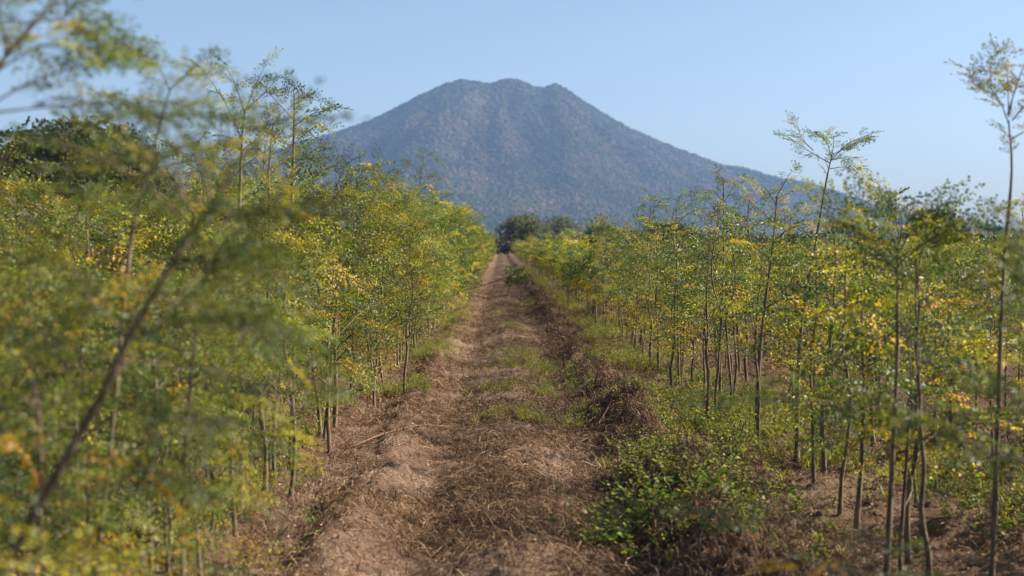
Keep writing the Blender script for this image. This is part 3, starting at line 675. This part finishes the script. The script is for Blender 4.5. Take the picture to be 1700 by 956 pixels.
# small pale hut at the far edge of the field
def box(A, x0, x1, y0, y1, z0, z1):
    V = np.array([[x, y, z] for z in (z0, z1) for y in (y0, y1) for x in (x0, x1)], float)
    A.add(V, [[0, 2, 3, 1], [4, 5, 7, 6], [0, 1, 5, 4], [2, 6, 7, 3], [0, 4, 6, 2], [1, 3, 7, 5]])
hd = 236.0; hx = (949 - 832) / FX * hd
hut = bpy.data.objects.new('hut', None); COL.objects.link(hut); hut.location = (hx, hd, 0)
tag(hut, 'small pale hut peeking over the saplings beyond the field', 'hut')
A = Acc(); box(A, -1.45, 1.45, -1.0, 1.0, 0, 1.75); link('wall', A.mesh('wall', simple_mat('hut_plaster', (0.42, 0.33, 0.27))), hut)
A = Acc(); V = np.array([[-1.75, -1.3, 1.70], [1.75, -1.3, 1.70], [1.75, 1.3, 1.70], [-1.75, 1.3, 1.70], [-1.2, 0, 2.35], [1.2, 0, 2.35]], float)
A.add(V, [[0, 1, 5, 4], [2, 3, 4, 5], [0, 3, 2, 1], [1, 2, 5, 5], [3, 0, 4, 4]]); link('roof', A.mesh('roof', simple_mat('hut_thatch', (0.36, 0.27, 0.22))), hut)
A = Acc(); box(A, 0.3, 1.0, -1.03, -0.995, 0, 1.6); link('door', A.mesh('door', simple_mat('hut_door', (0.05, 0.05, 0.06))), hut)

# ------------------------------------------------------------------ ground litter (stuff)
def strands(name, n, fx, seed, label, l0=0.04, l1=0.20, wd=0.0014, lift=0.03, tmean=0.5, tsd=0.22):
    rs = np.random.RandomState(seed); x, y = fx(rs, n); n = len(x)
    L = l0 + (l1 - l0) * rs.rand(n) ** 1.6; az = rs.rand(n) * 6.28; cur = rs.randn(n) * 0.8; lf = lift * rs.rand(n) ** 2 * (1 + L * 6)
    K = 4; t = np.linspace(0, 1, K); P = np.zeros((n, K, 3)); cx, cy = x.copy(), y.copy(); a = az.copy()
    for k in range(K):
        P[:, k, 0] = cx; P[:, k, 1] = cy
        cx = cx + np.cos(a) * L / (K - 1); cy = cy + np.sin(a) * L / (K - 1); a = a + cur * 0.5 + rs.randn(n) * 0.25
    gz = ground_z(P[:, :, 0], P[:, :, 1]); hump = np.sin(t * math.pi)[None, :] * lf[:, None] + t[None, :] * (lf * rs.randn(n))[:, None].clip(0, 1)
    P[:, :, 2] = gz + 0.004 + hump
    s = np.stack([-np.sin(az), np.cos(az)], 1); wv = (wd * (0.6 + 0.9 * rs.rand(n)) * (0.8 + y / 22.0))[:, None] * np.array([1, 1, 0.8, 0.3])[None, :]
    A_ = P.copy(); B_ = P.copy(); A_[:, :, 0] += s[:, None, 0] * wv; A_[:, :, 1] += s[:, None, 1] * wv; B_[:, :, 0] -= s[:, None, 0] * wv; B_[:, :, 1] -= s[:, None, 1] * wv; B_[:, :, 2] += wv
    V = np.stack([A_, B_], 2).reshape(-1, 3); i = np.arange(n)[:, None] * (2 * K) + np.arange(K - 1)[None, :] * 2
    F = np.stack([i, i + 1, i + 3, i + 2], -1).reshape(-1, 4)
    tt = np.repeat(np.clip(tmean + tsd * rs.randn(n), 0, 1), 2 * K)
    return tag(link(name, build_mesh(name, V, F, STRAW, tt)), label, kind='stuff')
def sample_y(rs, n, a, b, p=1.7): # denser near the camera
    u = rs.rand(n); return (a ** (1 - p) + u * (b ** (1 - p) - a ** (1 - p))) ** (1 / (1 - p))
def f_path(rs, n):
    y = sample_y(rs, n, 6, 70); x = rs.rand(n) * 3.4 - 1.5; k = litter(x, y) * 1.2 + 0.10 > rs.rand(n); return x[k], y[k]
def f_berm(rs, n):
    y = sample_y(rs, n, 6, 90, 1.4); x = berm_x(y) + rs.randn(n) * 0.24; k = sstep(0.3, 0.6, fbm(x * 1.1, y * 0.7, 33, 3)) + 0.12 > rs.rand(n); return x[k], y[k]
def f_field(rs, n):
    y = sample_y(rs, n, 6, 45); x = np.where(rs.rand(n) < 0.5, -1.3 - rs.rand(n) ** 1.4 * 5, 1.6 + rs.rand(n) * 8); return x, y
strands('dry_straw', 90000, f_path, 1, 'dead grass and straw scattered over the track', tmean=0.45)
strands('brush_litter', 30000, f_berm, 2, 'dark heap of scraped-up dead brush along the right side of the track', l0=0.04, l1=0.20, lift=0.045, tmean=0.20, tsd=0.25, wd=0.0017)
strands('stubble', 40000, f_field, 3, 'dry stalks and twigs lying between the planted rows', tmean=0.42, lift=0.04, l0=0.03, l1=0.18, wd=0.0015)

def fallen_leaves():
    rs = np.random.RandomState(9); n = 42000; y = sample_y(rs, n, 6, 40); s = rs.rand(n) < 0.45
    x = np.where(s, -1.5 + rs.randn(n) * 0.55 - rs.rand(n) * 1.2, 2.3 + rs.randn(n) * 0.8 + rs.rand(n) ** 2 * 5); m = rs.rand(n) < 0.12; x = np.where(m, rs.rand(n) * 2.6 - 1.1, x)
    N = np.array([0, 0, 1.0]) + 0.5 * rs.randn(n, 3); N /= np.linalg.norm(N, axis=1)[:, None]; D = rs.randn(n, 3); D[:, 2] = 0.1; D /= np.linalg.norm(D, axis=1)[:, None]
    ln = 0.014 * (0.6 + 0.8 * rs.rand(n)) * (1 + y / 40); V, F = leaflets(np.stack([x, y, ground_z(x, y) + 0.008], 1), D, N, ln, ln * 0.65)
    t = np.repeat(np.clip(0.78 + 0.18 * rs.randn(n), 0.2, 1), 6)
    tag(link('fallen_leaves', build_mesh('fallen_leaves', V, F, STRAW, t)), 'small pale dry leaves fallen on the soil under the saplings', kind='stuff')
fallen_leaves()

# ------------------------------------------------------------------ weeds
def weed_mesh(seed, h=0.18, stems=5, leaf=0.028, per=7, spread=0.5, yellow=0.2):
    """returns (stem Acc, leaf Acc)"""
    rs = np.random.RandomState(seed); S = Acc(); C = []; D = []; ln = []
    for k in range(stems):
        az = rs.rand() * 6.28; hh = h * (0.55 + 0.6 * rs.rand()); sp = spread * hh * rs.rand() ** 0.5 * 1.6
        Q = smooth_path([[0, 0, -0.02], [0.45 * sp * math.cos(az), 0.45 * sp * math.sin(az), hh * 0.55], [sp * math.cos(az + 0.2), sp * math.sin(az + 0.2), hh]], 7)
        V, F = tube(Q, np.linspace(0.0028, 0.001, 7), 4); S.add(V, F, 0.0)
        for i in range(per):
            u = 0.18 + 0.82 * i / (per - 1); q = np.array([np.interp(u, np.linspace(0, 1, 7), Q[:, c]) for c in range(3)]); a = i * 2.4 + rs.randn() * 0.4
            for j in range(1 + (i % 2)):
                a += j * 2.9; d = np.array([math.cos(a), math.sin(a), 0.25 + 0.3 * rs.randn()]); d /= np.linalg.norm(d)
                C.append(q + d * 0.012); D.append(d); ln.append(leaf * (0.6 + 0.7 * rs.rand()) * (1.1 - 0.4 * u))
    C = np.array(C); D = np.array(D); ln = np.array(ln); N = np.array([0, 0, 1.0]) + 0.45 * rs.randn(len(C), 3); N /= np.linalg.norm(N, axis=1)[:, None]
    L = Acc(); V, F = leaflets(C, D, N, ln, ln * 0.8, 0.12)
    c = np.where(rs.rand(len(C)) < yellow, 0.85, 0.48); L.add(V, F, np.repeat(np.clip(c + 0.16 * rs.randn(len(C)), 0.1, 1), 6))
    return S, L
def weed_one(seed, **kw):
    S, L = weed_mesh(seed, **kw); return merge([S, L]).mesh('weed', WEED)
def grass_tuft(seed, h=0.16):
    rs = np.random.RandomState(seed); A = Acc()
    for k in range(16):
        az = rs.rand() * 6.28; hh = h * (0.5 + 0.7 * rs.rand()); sp = hh * (0.3 + 0.6 * rs.rand()); b = rs.randn(3) * 0.015; b[2] = -0.01
        P = np.array([b + [sp * u * u * math.cos(az), sp * u * u * math.sin(az), hh * (u - 0.25 * u * u)] for u in np.linspace(0, 1, 4)]); s = np.array([-math.sin(az), math.cos(az), 0])
        wv = 0.003 * np.array([1, 1, .7, .15])[:, None]; V = np.stack([P - s * wv, P + s * wv], 1).reshape(-1, 3); F = [[2 * i, 2 * i + 1, 2 * i + 3, 2 * i + 2] for i in range(3)]
        A.add(V, F, 0.55 + 0.4 * rs.rand())
    return A.mesh('tuft', WEED)
def scatter_weeds():
    rs = np.random.RandomState(21); P = []
    def put(n, yf, xf, thr, sc, seed):
        y = yf(n); x = xf(y); k = fbm(x * 0.9, y * 0.6, seed, 3) > thr
        P.append(np.stack([x[k], y[k], ground_z(x[k], y[k]), np.full(k.sum(), sc)], 1))
    put(4200, lambda n: sample_y(rs, n, 11, 110, 1.3), lambda y: 1.95 + rs.randn(len(y)) * 0.32, 0.44, 0.8, 50)      # right verge
    put(2200, lambda n: 13.5 + rs.rand(n) ** 1.5 * 32, lambda y: 0.35 + rs.randn(len(y)) * 0.38, 0.60, 0.55, 51)      # strip in the middle of the track
    put(2600, lambda n: sample_y(rs, n, 15, 90, 1.3), lambda y: -1.15 + rs.randn(len(y)) * 0.2, 0.47, 0.6, 52)        # left lip
    put(9000, lambda n: sample_y(rs, n, 6.5, 70, 1.4), lambda y: 2.3 + rs.rand(len(y)) * (1.0 + 0.33 * y), 0.56, 0.65, 53)  # among the right rows
    put(2500, lambda n: sample_y(rs, n, 6.5, 40, 1.5), lambda y: -1.6 - rs.rand(len(y)) * 2.5, 0.50, 0.8, 54)
    put(110, lambda n: 7.4 + rs.rand(n) * 3.5, lambda y: 1.25 + rs.randn(len(y)) * 0.35, 0.36, 0.9, 56)
    put(900, lambda n: 6.6 + rs.rand(n) * 11, lambda y: 1.75 + rs.rand(len(y)) * (0.35 * y - 0.8), 0.58, 1.0, 55)
    P = np.concatenate(P); s = P[:, 3] * (0.55 + 0.75 * rs.rand(len(P))); rot = np.stack([0 * s, 0 * s, rs.rand(len(s)) * 6.28], 1)
    pr = [weed_one(400 + k, h=0.20, stems=5, per=6, yellow=0.45 + 0.12 * k, leaf=0.024) for k in range(5)] + [grass_tuft(k) for k in range(2)]
    scatter('ground_cover', P[:, :3], rot, s, pr, 'low green and yellowing weeds covering the verges and the ground between rows')
scatter_weeds()

WM = []
for k in range(5):
    S, L = weed_mesh(500 + k, h=0.27, stems=7, leaf=0.040, per=8, spread=1.0, yellow=0.03 + 0.03 * k); WM.append((S.mesh('stem', WEED), L.mesh('leaves', WEED)))
weeds = [(985, 905, 1.0, 'leftmost weed of the bright green clump at the lower right of the track'),
         (1030, 885, 1.05, 'tall bright weed on the track edge in the lower right clump'),
         (1062, 918, 0.9, 'low bright weed at the front of the lower right clump'),
         (1085, 870, 1.1, 'upright bright weed in the middle of the lower right clump'),
         (1125, 880, 1.15, 'widest bright green weed in the lower right clump'),
         (1165, 855, 1.0, 'weed behind the widest one in the lower right clump'),
         (1195, 895, 1.0, 'rightmost leafy weed of the lower right clump'),
         (1150, 925, 0.8, 'small front weed under the widest one in the lower right clump'),
         (1070, 790, 0.7, 'small weed on the dark brush heap behind the bright clump'),
         (1240, 860, 0.8, 'weed on bare soil right of the bright green clump'),
         (1225, 790, 0.7, 'low weed at the foot of the right saplings behind the clump'),
         (515, 872, 0.45, 'small green weed beside the holes in the left lip of the track'),
         (470, 905, 0.4, 'tiny weed between the near left stems and the track'),
         (950, 632, 0.75, 'bright weed in the grassy middle strip of the track'),
         (900, 618, 0.6, 'weed left of the bright one in the middle strip'),
         (1250, 740, 0.8, 'weed at the foot of the orange-tinged sapling'),
         (1330, 850, 0.8, 'yellowing weed in front of the flat-crowned sapling'),
         (1590, 880, 0.9, 'leafy weed between the stems at lower right'),
         (1660, 900, 0.9, 'leafy weed at the foot of the right edge stems')]
for i, (px, py, s, lab) in enumerate(weeds):
    d = CAMH * FX / (py - 405); x = (px - 832) / FX * d; z = float(ground_z(x, d))
    root = bpy.data.objects.new('weed_plant', None); COL.objects.link(root); root.location = (x, d, z); root.rotation_euler = (0, 0, i * 1.3); root.scale = (s,) * 3; root.empty_display_size = 0.1
    tag(root, lab, 'weed', 'weeds beside the track'); link('stem', WM[i % 5][0], root); link('leaves', WM[i % 5][1], root)

# ------------------------------------------------------------------ loose sticks, the broken branch over the track
def on_ground(px, py, lift=0.012):
    d = CAMH * FX / (py - 405); x = (px - 832) / FX * d; return np.array([x, d, float(ground_z(x, d)) + lift])
TWIG = simple_mat('dry_twig', (0.20, 0.12, 0.085), 0.8, 30)
PALETWIG = simple_mat('pale_twig', (0.42, 0.30, 0.18), 0.8, 30)
def stick(label, pts, r, mat, lift=0.02):
    P = smooth_path([on_ground(a, b, lift) for a, b in pts], 14); P[:, 2] = np.maximum(P[:, 2], ground_z(P[:, 0], P[:, 1]) + r * 0.8); o = P[0].copy()
    A = Acc(); V, F = tube(P - o, np.linspace(r, r * 0.4, 14), 6); A.add(V, F); ob = link('stick', A.mesh('stick', mat, True), None, o)
    return tag(ob, label, 'stick', 'loose sticks on the ground')
stick('long thin reddish stick lying across the left lip of the track', [(585, 742), (640, 731), (700, 716), (748, 706)], 0.008, TWIG)
stick('curved pale twig at the bottom edge by the green clump', [(1055, 950), (1040, 935), (1048, 927), (1075, 925), (1100, 930)], 0.006, PALETWIG, 0.04)
stick('short pale stick leaning in the dead grass at the bottom of the track', [(760, 940), (790, 931), (812, 928)], 0.004, TWIG, 0.012)
stick('thin dead twig on the dark heap right of the track', [(995, 712), (1010, 700), (1020, 690)], 0.004, TWIG, 0.03)
stick('short twig in the straw of the middle of the track', [(700, 868), (716, 858), (740, 862)], 0.006, TWIG, 0.03)

bd = 46.0; rs2 = np.random.RandomState(4)
br = bpy.data.objects.new('broken_branch', None); COL.objects.link(br); o = W(740, 486, bd); o[2] = float(ground_z(o[0], bd)); br.location = o
tag(br, 'broken branch with grey-green leaves reaching over the distant track', 'branch')
Q = smooth_path([W(735, 488, bd) - o, W(790, 477, bd) - o, W(845, 458, bd) - o, W(860, 450, bd) - o], 12); A = Acc(); V, F = tube(Q, np.linspace(0.022, 0.006, 12), 6); A.add(V, F); link('stem', A.mesh('stem', BARK, True), br)
C = Acc(); items = []
for k in range(26):
    u = 0.62 + 0.38 * rs2.rand(); q = np.array([np.interp(u, np.linspace(0, 1, 12), Q[:, c]) for c in range(3)]); items.append((q, rs2.rand() * 6.28, R(-60 + 90 * rs2.rand()), 1.5))
place_sprays(C, items, rs2, COARSE, 0.05, 0.25); link('leaves', C.mesh('leaves', LEAF), br)

# ------------------------------------------------------------------ the air
def build_haze():
    A = Acc(); box(A, -5800, 5800, -60, 6400, -14, 640)
    m, nt = newmat('hazy_air'); v = node(nt, 'ShaderNodeVolumePrincipled'); v.inputs['Density'].default_value = 0.00009; v.inputs['Color'].default_value = (0.36, 0.58, 1.0, 1); v.inputs['Anisotropy'].default_value = 0.2
    o = node(nt, 'ShaderNodeOutputMaterial'); nt.links.new(v.outputs[0], o.inputs['Volume'])
    tag(link('haze', A.mesh('haze', m)), 'thin blue air haze in front of the mountain', kind='stuff')
build_haze()
